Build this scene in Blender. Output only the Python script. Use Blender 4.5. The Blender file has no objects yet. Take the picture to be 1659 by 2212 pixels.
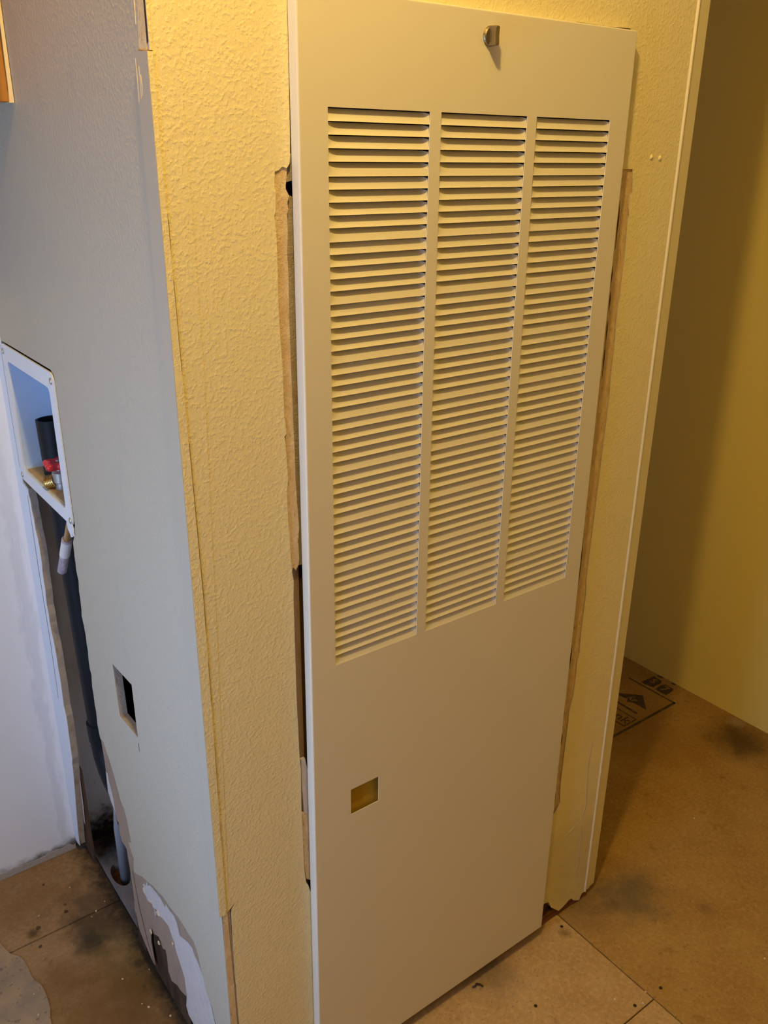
import bpy, bmesh, math, random
from mathutils import Vector, Matrix
from mathutils.geometry import tessellate_polygon

S = bpy.context.scene
C = S.collection
random.seed(7)

# ---------------------------------------------------------------- camera
cd = bpy.data.cameras.new('camera')
cam = bpy.data.objects.new('camera', cd)
C.objects.link(cam)
RX = Vector((0.80147046, -0.59796495, 0.0091117))
RY = Vector((-0.22036341, -0.30945517, -0.92502836))
RZ = Vector((0.5559542, 0.73937502, -0.37978877))
cam.matrix_world = Matrix(((RX.x, -RY.x, -RZ.x, -0.356676),
                           (RX.y, -RY.y, -RZ.y, -0.816182),
                           (RX.z, -RY.z, -RZ.z, 1.42),
                           (0, 0, 0, 1)))
cd.sensor_fit = 'HORIZONTAL'
cd.sensor_width = 36.0
cd.lens = 1870.06 / 1659 * 36.0
cd.clip_start = 0.02
S.camera = cam

# ---------------------------------------------------------------- world, lamps, exposure
w = bpy.data.worlds.new('daylight'); S.world = w; w.use_nodes = True
bg = w.node_tree.nodes['Background']
bg.inputs['Color'].default_value = (0.45, 0.6, 1.0, 1)
bg.inputs['Strength'].default_value = 0.6

def lamp(name, typ, loc, energy, color, **kw):
    d = bpy.data.lights.new(name, typ); d.energy = energy; d.color = color
    for k, v in kw.items(): setattr(d, k, v)
    o = bpy.data.objects.new(name, d); o.location = loc; C.objects.link(o)
    return o
WARM = (1.0, 0.67, 0.20)
lamp('ceiling_lamp', 'POINT', (-0.08, -0.39, 2.21), 30.0, WARM, shadow_soft_size=0.03)
lamp('fill_lamp', 'POINT', (0.75, -1.9, 2.15), 3.4, WARM, shadow_soft_size=0.15)  # added warm fill behind the camera, lifts the ambient level
wl = lamp('window_daylight', 'AREA', (-1.06, -0.15, 0.82), 7.4, (0.38, 0.60, 1.0), shape='RECTANGLE', size=1.0, size_y=0.60)
wl.rotation_euler = (0, -math.pi/2, 0)
wl.data.spread = math.radians(150)

vs = S.view_settings
vs.view_transform = 'Standard'; vs.look = 'None'; vs.exposure = 0.38; vs.gamma = 1.0
vs.use_curve_mapping = False
S.cycles.use_denoising = True
S.cycles.max_bounces = 8
S.cycles.diffuse_bounces = 5
S.cycles.sample_clamp_indirect = 4.0

# ---------------------------------------------------------------- helpers
def tag(o, label=None, cat=None, group=None, kind=None):
    if label: o['label'] = label
    if cat: o['category'] = cat
    if group: o['group'] = group
    if kind: o['kind'] = kind
    return o

def obj(name, bm, mats, parent=None, smooth=False):
    me = bpy.data.meshes.new(name)
    bmesh.ops.recalc_face_normals(bm, faces=bm.faces[:])
    bm.to_mesh(me); bm.free()
    for m in (mats if isinstance(mats, (list, tuple)) else [mats]): me.materials.append(m)
    if smooth:
        for p in me.polygons: p.use_smooth = True
    o = bpy.data.objects.new(name, me); C.objects.link(o)
    if parent: o.parent = parent
    return o

def empty(name, loc, label=None, cat=None, group=None, kind=None):
    o = bpy.data.objects.new(name, None); o.location = loc; o.empty_display_size = 0.05
    C.objects.link(o)
    return tag(o, label, cat, group, kind)

def FRONT(y0): return lambda u, v, d: (u, y0 + d, v)     # plane facing -Y, depth goes +Y
def LEFT(x0): return lambda u, v, d: (x0 + d, u, v)      # plane facing -X, depth goes +X
def UP(z0): return lambda u, v, d: (u, v, z0 - d)        # plane facing up, depth goes down

def clean(p):
    q = []
    for a in p:
        if not q or (abs(a[0]-q[-1][0]) + abs(a[1]-q[-1][1])) > 1e-5: q.append(a)
    return q

def add_plate(bm, outer, fn, t, holes=(), side=0):
    loops = [clean(outer)] + [clean(h) for h in holes]
    flat = [p for l in loops for p in l]
    tris = tessellate_polygon([[Vector((p[0], p[1], 0)) for p in l] for l in loops])
    f = [bm.verts.new(fn(p[0], p[1], 0)) for p in flat]
    b = [bm.verts.new(fn(p[0], p[1], t)) for p in flat]
    for tr in tris:
        if len(set(tr)) < 3: continue
        try:
            bm.faces.new([f[i] for i in tr]); bm.faces.new([b[i] for i in reversed(tr)]).material_index = side
        except ValueError: pass
    k = 0
    for l in loops:
        n = len(l)
        for i in range(n):
            j = (i+1) % n
            try: bm.faces.new((f[k+i], f[k+j], b[k+j], b[k+i])).material_index = side
            except ValueError: pass
        k += n

def plate(name, outer, fn, t, mats, parent=None, holes=()):
    bm = bmesh.new()
    add_plate(bm, outer, fn, t, holes, 1 if isinstance(mats, (list, tuple)) and len(mats) > 1 else 0)
    return obj(name, bm, mats, parent)

def add_box(bm, x0, x1, y0, y1, z0, z1, bev=0.0):
    r = bmesh.ops.create_cube(bm, size=1.0)
    for v in r['verts']:
        v.co = ((x0+x1)/2 + v.co.x*(x1-x0), (y0+y1)/2 + v.co.y*(y1-y0), (z0+z1)/2 + v.co.z*(z1-z0))
    if bev:
        es = list({e for v in r['verts'] for e in v.link_edges})
        bmesh.ops.bevel(bm, geom=es, offset=bev, segments=2, affect='EDGES')

def box(name, b, mat, parent=None, bev=0.0):
    bm = bmesh.new(); add_box(bm, *b, bev=bev)
    return obj(name, bm, mat, parent)

def rect(x0, x1, y0, y1): return [(x0, y0), (x1, y0), (x1, y1), (x0, y1)]

def rrect(x0, x1, y0, y1, r, n=5):
    out = []
    for cx, cy, a0 in ((x1-r, y1-r, 0), (x0+r, y1-r, 90), (x0+r, y0+r, 180), (x1-r, y0+r, 270)):
        for i in range(n+1):
            a = math.radians(a0 + 90*i/n); out.append((cx + r*math.cos(a), cy + r*math.sin(a)))
    return out

def add_tube(bm, pts, radii, n=20, cap=True):
    """swept tube through pts; radii one per point"""
    rings = []
    P = [Vector(p) for p in pts]
    up = Vector((0.31, 0.77, 0.2)).normalized()
    for i, p in enumerate(P):
        t = (P[min(i+1, len(P)-1)] - P[max(i-1, 0)])
        if t.length < 1e-9: t = Vector((0, 0, 1))
        t.normalize()
        a = (up - t*up.dot(t)).normalized(); b = t.cross(a)
        rings.append([bm.verts.new(p + (a*math.cos(2*math.pi*k/n) + b*math.sin(2*math.pi*k/n))*radii[i]) for k in range(n)])
    for i in range(len(P)-1):
        for k in range(n):
            bm.faces.new((rings[i][k], rings[i][(k+1) % n], rings[i+1][(k+1) % n], rings[i+1][k]))
    if cap:
        bm.faces.new(rings[0]); bm.faces.new(rings[-1])

def add_lathe(bm, prof, origin, axis, n=24):
    """prof: list of (distance along axis, radius)"""
    A = Vector(axis).normalized(); O = Vector(origin)
    t = Vector((0, 0, 1)) if abs(A.z) < 0.9 else Vector((1, 0, 0))
    a = A.cross(t).normalized(); b = A.cross(a)
    rings = []
    for h, r in prof:
        rings.append([bm.verts.new(O + A*h + (a*math.cos(2*math.pi*k/n) + b*math.sin(2*math.pi*k/n))*max(r, 1e-5)) for k in range(n)])
    for i in range(len(prof)-1):
        for k in range(n):
            bm.faces.new((rings[i][k], rings[i][(k+1) % n], rings[i+1][(k+1) % n], rings[i+1][k]))
    bm.faces.new(rings[0]); bm.faces.new(rings[-1])

# ---------------------------------------------------------------- materials
class M:
    def __init__(s, name, col, rough=0.7, metal=0.0, spec=0.4):
        s.m = bpy.data.materials.new(name); s.m.use_nodes = True
        s.nt = s.m.node_tree; s.b = s.nt.nodes['Principled BSDF']
        s.b.inputs['Base Color'].default_value = (*col, 1)
        s.b.inputs['Roughness'].default_value = rough
        s.b.inputs['Metallic'].default_value = metal
        s.b.inputs['Specular IOR Level'].default_value = spec
        tc = s.nt.nodes.new('ShaderNodeTexCoord'); s.co = tc.outputs['Object']
        s.col = None; s.base = col; s.nrm = None
    def n(s, t, **kw):
        x = s.nt.nodes.new(t)
        for k, v in kw.items():
            if k in x.inputs: x.inputs[k].default_value = v
            else: setattr(x, k, v)
        return x
    def link(s, a, b): s.nt.links.new(a, b)
    def noise(s, scale, detail=3, rough=0.55, stretch=None, dist=0.0):
        t = s.n('ShaderNodeTexNoise'); t.inputs['Scale'].default_value = scale
        t.inputs['Detail'].default_value = detail; t.inputs['Roughness'].default_value = rough
        t.inputs['Distortion'].default_value = dist
        if stretch:
            mp = s.n('ShaderNodeMapping'); mp.inputs['Scale'].default_value = stretch
            s.link(s.co, mp.inputs['Vector']); s.link(mp.outputs['Vector'], t.inputs['Vector'])
        else: s.link(s.co, t.inputs['Vector'])
        return t.outputs['Fac']
    def rng(s, x, a, b, c=0.0, d=1.0, smooth=True):
        t = s.n('ShaderNodeMapRange'); t.inputs['From Min'].default_value = a; t.inputs['From Max'].default_value = b
        t.inputs['To Min'].default_value = c; t.inputs['To Max'].default_value = d
        if smooth: t.interpolation_type = 'SMOOTHSTEP'
        s.link(x, t.inputs['Value']); return t.outputs['Result']
    def math(s, op, a, b):
        t = s.n('ShaderNodeMath', operation=op)
        for i, x in enumerate((a, b)):
            if isinstance(x, (int, float)): t.inputs[i].default_value = x
            else: s.link(x, t.inputs[i])
        return t.outputs[0]
    def over(s, fac, col):
        """lay colour over what is there with mask fac"""
        t = s.n('ShaderNodeMix', data_type='RGBA')
        if s.col is None: t.inputs[6].default_value = (*s.base, 1)
        else: s.link(s.col, t.inputs[6])
        t.inputs[7].default_value = (*col, 1)
        s.link(fac, t.inputs[0]); s.col = t.outputs[2]
        s.link(s.col, s.b.inputs['Base Color']); return s
    def bump(s, h, strength, dist):
        t = s.n('ShaderNodeBump'); t.inputs['Strength'].default_value = strength; t.inputs['Distance'].default_value = dist
        s.link(h, t.inputs['Height'])
        if s.nrm: s.link(s.nrm, t.inputs['Normal'])
        s.nrm = t.outputs['Normal']; s.link(s.nrm, s.b.inputs['Normal']); return s
    def spot(s, c, r, soft=0.6, ns=25.0, amt=0.5, scale=(1, 1, 1)):
        """noisy round mask about a point of the object"""
        mp = s.n('ShaderNodeMapping'); mp.vector_type = 'POINT'
        mp.inputs['Location'].default_value = (-c[0]*scale[0], -c[1]*scale[1], -c[2]*scale[2])
        mp.inputs['Scale'].default_value = scale
        s.link(s.co, mp.inputs['Vector'])
        l = s.n('ShaderNodeVectorMath', operation='LENGTH'); s.link(mp.outputs['Vector'], l.inputs[0])
        nz = s.noise(ns, 4)
        d = s.math('ADD', l.outputs['Value'], s.math('MULTIPLY', s.math('SUBTRACT', nz, 0.5), -2*amt*r))
        return s.rng(d, r*(1+soft), r*(1-soft), 0.0, 1.0)
    def sep(s, axis):
        t = s.n('ShaderNodeSeparateXYZ'); s.link(s.co, t.inputs[0]); return t.outputs[axis]

# painted front wall: knock-down texture under cream paint
front_paint = M('cream_textured_paint', (0.80, 0.71, 0.44), 0.55, spec=0.35)
n1 = front_paint.noise(235, 2, 0.5); n2 = front_paint.noise(420, 2, 0.5)
front_paint.bump(front_paint.noise(110, 1, 0.4), 0.25, 0.0011).bump(front_paint.rng(n1, 0.42, 0.75), 0.34, 0.0010).bump(n2, 0.30, 0.0006)
front_paint.over(front_paint.rng(front_paint.noise(5, 3), 0.35, 0.75, 0, 0.35), (0.76, 0.66, 0.38))
front_paint.over(front_paint.spot((0.76, 0, 0.12), 0.12, 0.9, 14, 0.8), (0.62, 0.55, 0.34))

trim_paint = M('cream_smooth_paint', (0.74, 0.67, 0.49), 0.5, spec=0.4)
trim_paint.bump(trim_paint.noise(260, 2), 0.2, 0.0006)

grey_paint = M('greige_textured_paint', (0.49, 0.435, 0.335), 0.5, spec=0.4)
g1 = grey_paint.noise(190, 2, 0.5)
grey_paint.bump(grey_paint.rng(g1, 0.38, 0.80), 0.38, 0.0010).bump(grey_paint.noise(420, 2, 0.5), 0.30, 0.0006)
grey_paint.over(grey_paint.rng(grey_paint.noise(16, 4, 0.6, (1, 1, 0.35)), 0.60, 0.78, 0, 0.35), (0.33, 0.32, 0.31))

white_paint = M('white_wall_paint', (0.79, 0.85, 0.96), 0.55, spec=0.35)
white_paint.bump(white_paint.noise(160, 3), 0.3, 0.0010)
white_paint.over(white_paint.rng(white_paint.noise(7, 4), 0.45, 0.8, 0, 0.25), (0.68, 0.71, 0.77))
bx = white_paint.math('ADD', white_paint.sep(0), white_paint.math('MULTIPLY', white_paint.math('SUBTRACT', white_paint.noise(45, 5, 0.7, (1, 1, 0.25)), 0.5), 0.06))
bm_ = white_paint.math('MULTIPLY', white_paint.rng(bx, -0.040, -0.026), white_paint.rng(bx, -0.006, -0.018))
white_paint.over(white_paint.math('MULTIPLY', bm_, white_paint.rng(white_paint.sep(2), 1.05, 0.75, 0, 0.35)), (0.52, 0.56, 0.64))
zz = white_paint.math('ADD', white_paint.sep(2), white_paint.math('MULTIPLY', white_paint.noise(30, 4), -0.045))
white_paint.over(white_paint.rng(zz, 0.012, -0.012), (0.07, 0.06, 0.055))

hall_paint = M('olive_beige_wall_paint', (0.82, 0.69, 0.24), 0.7, spec=0.2)
hall_paint.bump(hall_paint.noise(160, 2), 0.2, 0.0008)

ceiling_paint = M('ceiling_paint', (0.45, 0.42, 0.36), 0.8)
ceiling_paint.bump(ceiling_paint.noise(90, 3), 0.4, 0.002)

door_paint = M('taupe_enamel', (0.70, 0.65, 0.54), 0.42, spec=0.45)
door_paint.bump(door_paint.noise(330, 2, 0.5), 0.12, 0.0004)

paper_tan = M('torn_drywall_paper', (0.70, 0.52, 0.30), 0.9, spec=0.1)
paper_tan.over(paper_tan.rng(paper_tan.noise(120, 4, 0.65, (1, 1, 0.4)), 0.42, 0.66), (0.80, 0.64, 0.40))
paper_tan.over(paper_tan.rng(paper_tan.noise(240, 4, 0.7, (1, 1, 0.3)), 0.58, 0.72, 0, 0.8), (0.30, 0.18, 0.08))
paper_tan.bump(paper_tan.noise(260, 5, 0.75), 0.9, 0.0022)

paper_brown = M('brown_backing_paper', (0.36, 0.26, 0.19), 0.9, spec=0.1)
paper_brown.over(paper_brown.rng(paper_brown.noise(40, 4, 0.6, (1, 1, 0.4)), 0.45, 0.75, 0, 0.5), (0.25, 0.17, 0.12))
paper_brown.bump(paper_brown.noise(200, 3), 0.3, 0.0006)

gypsum = M('bare_gypsum', (0.58, 0.52, 0.49), 0.95, spec=0.1)
gypsum.over(gypsum.rng(gypsum.noise(60, 4), 0.45, 0.7, 0, 0.4), (0.48, 0.42, 0.38))
gypsum.bump(gypsum.noise(260, 4, 0.7), 0.5, 0.001)
gypsum_edge = M('cut_gypsum_edge', (0.44, 0.385, 0.335), 0.95, spec=0.1)
gypsum_edge.over(gypsum_edge.rng(gypsum_edge.noise(60, 4), 0.45, 0.75, 0, 0.7), (0.34, 0.25, 0.16))
gypsum_edge.bump(gypsum_edge.noise(350, 4, 0.7), 0.8, 0.0015)
gypsum_grey = M('grey_gypsum_core', (0.40, 0.37, 0.36), 0.95, spec=0.1)
gypsum_grey.over(gypsum_grey.rng(gypsum_grey.noise(180, 4), 0.55, 0.75, 0, 0.6), (0.25, 0.20, 0.16))

dark_wood = M('dark_framing_wood', (0.10, 0.06, 0.035), 0.9, spec=0.1)
dark_wood.over(dark_wood.rng(dark_wood.noise(50, 4, 0.6, (1, 1, 0.1)), 0.4, 0.7), (0.05, 0.03, 0.02))
sill_wood = M('red_brown_sill_wood', (0.22, 0.10, 0.045), 0.85, spec=0.1)
sill_wood.over(sill_wood.rng(sill_wood.noise(60, 4, 0.6, (0.15, 1, 1)), 0.4, 0.7), (0.12, 0.05, 0.02))
grey_trim = M('greige_trim_paint', (0.47, 0.415, 0.32), 0.5, spec=0.4)
grey_trim.bump(grey_trim.noise(300, 2, 0.5), 0.30, 0.0008)
black_void = M('cavity_shade_black', (0.012, 0.010, 0.008), 1.0, spec=0.0)  # near-black colour stands in for unlit depth behind the openings

# stud board at the end of the plumbing cavity: pale wood, water stain, mould at the foot
stud_mat = M('stained_stud_wood', (0.72, 0.71, 0.70), 0.9, spec=0.1)
zc = stud_mat.sep(2)
stud_mat.over(stud_mat.math('MULTIPLY', stud_mat.rng(zc, 0.36, 0.50), stud_mat.rng(stud_mat.noise(9, 4, 0.6, (2, 1, 0.5)), 0.3, 0.6)), (0.60, 0.52, 0.43))
mo = stud_mat.math('ADD', zc, stud_mat.math('MULTIPLY', stud_mat.noise(38, 5, 0.7), -0.16))
stud_mat.over(stud_mat.rng(mo, 0.035, -0.05), (0.035, 0.032, 0.03))
stud_mat.over(stud_mat.rng(stud_mat.noise(45, 3), 0.66, 0.74, 0, 0.6), (0.12, 0.10, 0.09))

plate_mat = M('dirty_floor_plate_wood', (0.25, 0.215, 0.195), 0.9, spec=0.1)
plate_mat.over(plate_mat.rng(plate_mat.noise(20, 4, 0.6, (1, 0.3, 1)), 0.45, 0.75, 0, 0.8), (0.14, 0.11, 0.095))
plate_mat.over(plate_mat.spot((0.06, 0.735, 0), 0.05, 0.8, 40, 0.7), (0.035, 0.03, 0.026))
plate_mat.over(plate_mat.spot((0.03, 0.34, 0), 0.06, 0.9, 40, 0.8, (1, 0.5, 1)), (0.045, 0.032, 0.024))

# particle-board subfloor
def particle_board(name, base, stains, dirt=False):
    m = M(name, base, 0.85, spec=0.12)
    m.over(m.rng(m.noise(9, 4, 0.6), 0.35, 0.7, 0, 0.6), tuple(c*f for c, f in zip(base, (0.78, 0.68, 0.55))))
    m.over(m.rng(m.noise(110, 4, 0.65), 0.44, 0.66, 0, 0.40), tuple(min(1, c*f) for c, f in zip(base, (1.35, 1.35, 1.4))))
    m.over(m.rng(m.noise(170, 3, 0.6), 0.58, 0.70, 0, 0.55), tuple(c*f for c, f in zip(base, (0.45, 0.38, 0.32))))
    m.over(m.rng(m.noise(26, 4, 0.6), 0.60, 0.72, 0, 0.5), tuple(c*f for c, f in zip(base, (0.55, 0.48, 0.4))))
    for (x, y, r, col, soft, ns, amt, mx) in stains:
        m.over(m.math('MULTIPLY', m.spot((x, y, 0), r, soft, ns, amt), mx), col)
    if dirt:
        d = m.math('ADD', m.sep(0), m.math('MULTIPLY', m.math('SUBTRACT', m.noise(38, 5, 0.7), 0.5), 0.10))
        m.over(m.math('MULTIPLY', m.rng(d, -0.030, 0.026), 0.9), (0.030, 0.022, 0.016))
    m.bump(m.noise(220, 3), 0.25, 0.0006)
    return m
TAN = (0.40, 0.255, 0.125)
board_left = particle_board('particle_board_water_stained', (0.29, 0.19, 0.10), [
    (-0.035, 0.535, 0.055, (0.045, 0.036, 0.026), 0.75, 24, 1.3, 0.75),
    (-0.060, 0.510, 0.026, (0.028, 0.026, 0.020), 0.7, 45, 1.0, 0.7),
    (-0.02, 0.61, 0.06, (0.07, 0.045, 0.026), 0.9, 30, 1.2, 0.7),
    (-0.02, 0.36, 0.06, (0.085, 0.065, 0.022), 0.9, 26, 1.2, 0.7),
    (-0.01, 0.43, 0.06, (0.12, 0.095, 0.035), 0.9, 26, 1.2, 0.6),
    (-0.06, 0.30, 0.09, (0.13, 0.065, 0.02), 0.9, 18, 1.2, 0.7),
    (-0.11, 0.40, 0.07, (0.16, 0.085, 0.025), 0.9, 20, 1.2, 0.6),
    (-0.13, 0.69, 0.06, (0.19, 0.10, 0.04), 0.9, 20, 1.2, 0.6),
    (-0.14, 0.47, 0.035, (0.15, 0.075, 0.025), 0.9, 30, 0.7, 0.6),
    (-0.145, 0.60, 0.010, (0.06, 0.03, 0.012), 0.8, 60, 0.6, 0.8),
    (0.03, 0.33, 0.022, (0.02, 0.014, 0.01), 0.9, 60, 0.8, 0.9)], True)
board_mid = particle_board('particle_board_clean', (0.46, 0.31, 0.14), [
    (0.52, 0.0, 0.045, (0.10, 0.07, 0.04), 0.9, 25, 0.8, 0.5),
    (0.70, -0.02, 0.010, (0.15, 0.10, 0.04), 0.8, 60, 0.6, 0.6)])
board_right = particle_board('particle_board_hall', (0.38, 0.235, 0.075), [
    (0.88, -0.03, 0.06, (0.11, 0.09, 0.055), 0.9, 22, 0.9, 0.75),
    (0.78, 0.0, 0.05, (0.13, 0.09, 0.05), 0.9, 22, 0.9, 0.6),
    (1.54, 0.13, 0.07, (0.06, 0.035, 0.015), 0.9, 16, 0.8, 0.8),
    (1.60, 0.18, 0.018, (0.42, 0.36, 0.24), 0.9, 40, 0.6, 0.45),
    (1.35, 0.28, 0.10, (0.24, 0.12, 0.03), 0.9, 16, 0.8, 0.5),
    (0.98, -0.15, 0.015, (0.20, 0.12, 0.05), 0.8, 50, 0.8, 0.6)])
remnant_mat = M('grey_floor_levelling_remnant', (0.33, 0.25, 0.17), 0.85, spec=0.1)
remnant_mat.over(remnant_mat.rng(remnant_mat.noise(14, 4), 0.40, 0.66, 0, 0.8), (0.21, 0.175, 0.145))
remnant_mat.over(remnant_mat.rng(remnant_mat.noise(110, 3), 0.6, 0.7, 0, 0.7), (0.12, 0.09, 0.065))
remnant_mat.bump(remnant_mat.noise(150, 4), 0.5, 0.001)
ink = M('faded_black_ink', (0.085, 0.065, 0.035), 0.85, spec=0.1)
ink.over(ink.rng(ink.noise(70, 4), 0.5, 0.72, 0, 0.75), (0.24, 0.15, 0.06))
slab_mat = M('dark_floor_slab', (0.02, 0.014, 0.01), 1.0, spec=0.0)  # near-black slab, shows as dark seams between the panels

tray_daylit_plastic = M('daylight_tinted_tray_plastic', (0.52, 0.66, 0.86), 0.5, spec=0.3)  # white plastic with the blue of the daylight put into its colour
box_plastic = M('white_outlet_box_plastic', (0.76, 0.79, 0.84), 0.4, spec=0.5)
abs_black = M('black_abs_pipe', (0.009, 0.011, 0.016), 0.55, spec=0.25)
abs_black.over(abs_black.rng(abs_black.noise(30, 4), 0.6, 0.85, 0, 0.25), (0.03, 0.03, 0.035))
red_plastic = M('red_valve_handle', (0.55, 0.025, 0.035), 0.35, spec=0.5)
brass = M('brass', (0.62, 0.42, 0.16), 0.32, 1.0)
grey_metal = M('valve_body_grey', (0.42, 0.40, 0.38), 0.45, 0.6)
steel = M('zinc_steel', (0.62, 0.60, 0.55), 0.35, 1.0)
nickel = M('brushed_latch_metal', (0.32, 0.265, 0.17), 0.40, 1.0)
nickel.bump(nickel.noise(300, 2, 0.5, (1, 1, 0.1)), 0.1, 0.0003)
stub_copper = M('copper_stub_metal', (0.60, 0.42, 0.20), 0.45, 0.8)
pvc_white = M('pvc_white', (0.72, 0.71, 0.70), 0.4)
primer = M('pvc_purple_primer', (0.40, 0.33, 0.40), 0.5)
primer.over(primer.rng(primer.noise(90, 3), 0.45, 0.65), (0.55, 0.49, 0.50))
pvc_blue = M('grey_blue_pipe_plastic', (0.34, 0.37, 0.43), 0.5)
tan_board = M('tan_box_floor_dust', (0.52, 0.38, 0.22), 0.9, spec=0.1)
tan_board.over(tan_board.rng(tan_board.noise(80, 4), 0.5, 0.7, 0, 0.5), (0.38, 0.25, 0.13))
tan_board.bump(tan_board.noise(200, 3), 0.5, 0.001)
oak = M('honey_oak', (0.42, 0.19, 0.04), 0.4, spec=0.4)
oak.over(oak.rng(oak.noise(60, 4, 0.6, (1, 1, 0.06)), 0.4, 0.65), (0.27, 0.11, 0.02))
oak.over(oak.rng(oak.noise(200, 3, 0.6, (1, 1, 0.03)), 0.58, 0.7, 0, 0.6), (0.18, 0.07, 0.012))
pale_wood = M('raw_pale_wood_strip', (0.80, 0.66, 0.42), 0.7)
cab_under = M('cabinet_underside', (0.40, 0.33, 0.24), 0.7)
foam_yellow = M('amber_insulation_facing', (0.50, 0.33, 0.05), 0.9, spec=0.05)
foam_yellow.over(foam_yellow.rng(foam_yellow.noise(90, 3), 0.45, 0.7, 0, 0.5), (0.40, 0.25, 0.035))
crumb_mat = M('white_plaster_crumb', (0.62, 0.52, 0.38), 0.9, spec=0.1)
dark_metal = M('dark_nail_metal', (0.05, 0.04, 0.03), 0.5, 0.7)
mats = {k: v.m for k, v in list(globals().items()) if isinstance(v, M)}
globals().update(mats)

WY = 0.016          # painted face of the front wall
H = 2.32            # ceiling height
YB = 0.777          # white back wall
XH = 1.625          # hall wall
XE = 0.8325         # outer corner of the closet

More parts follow.
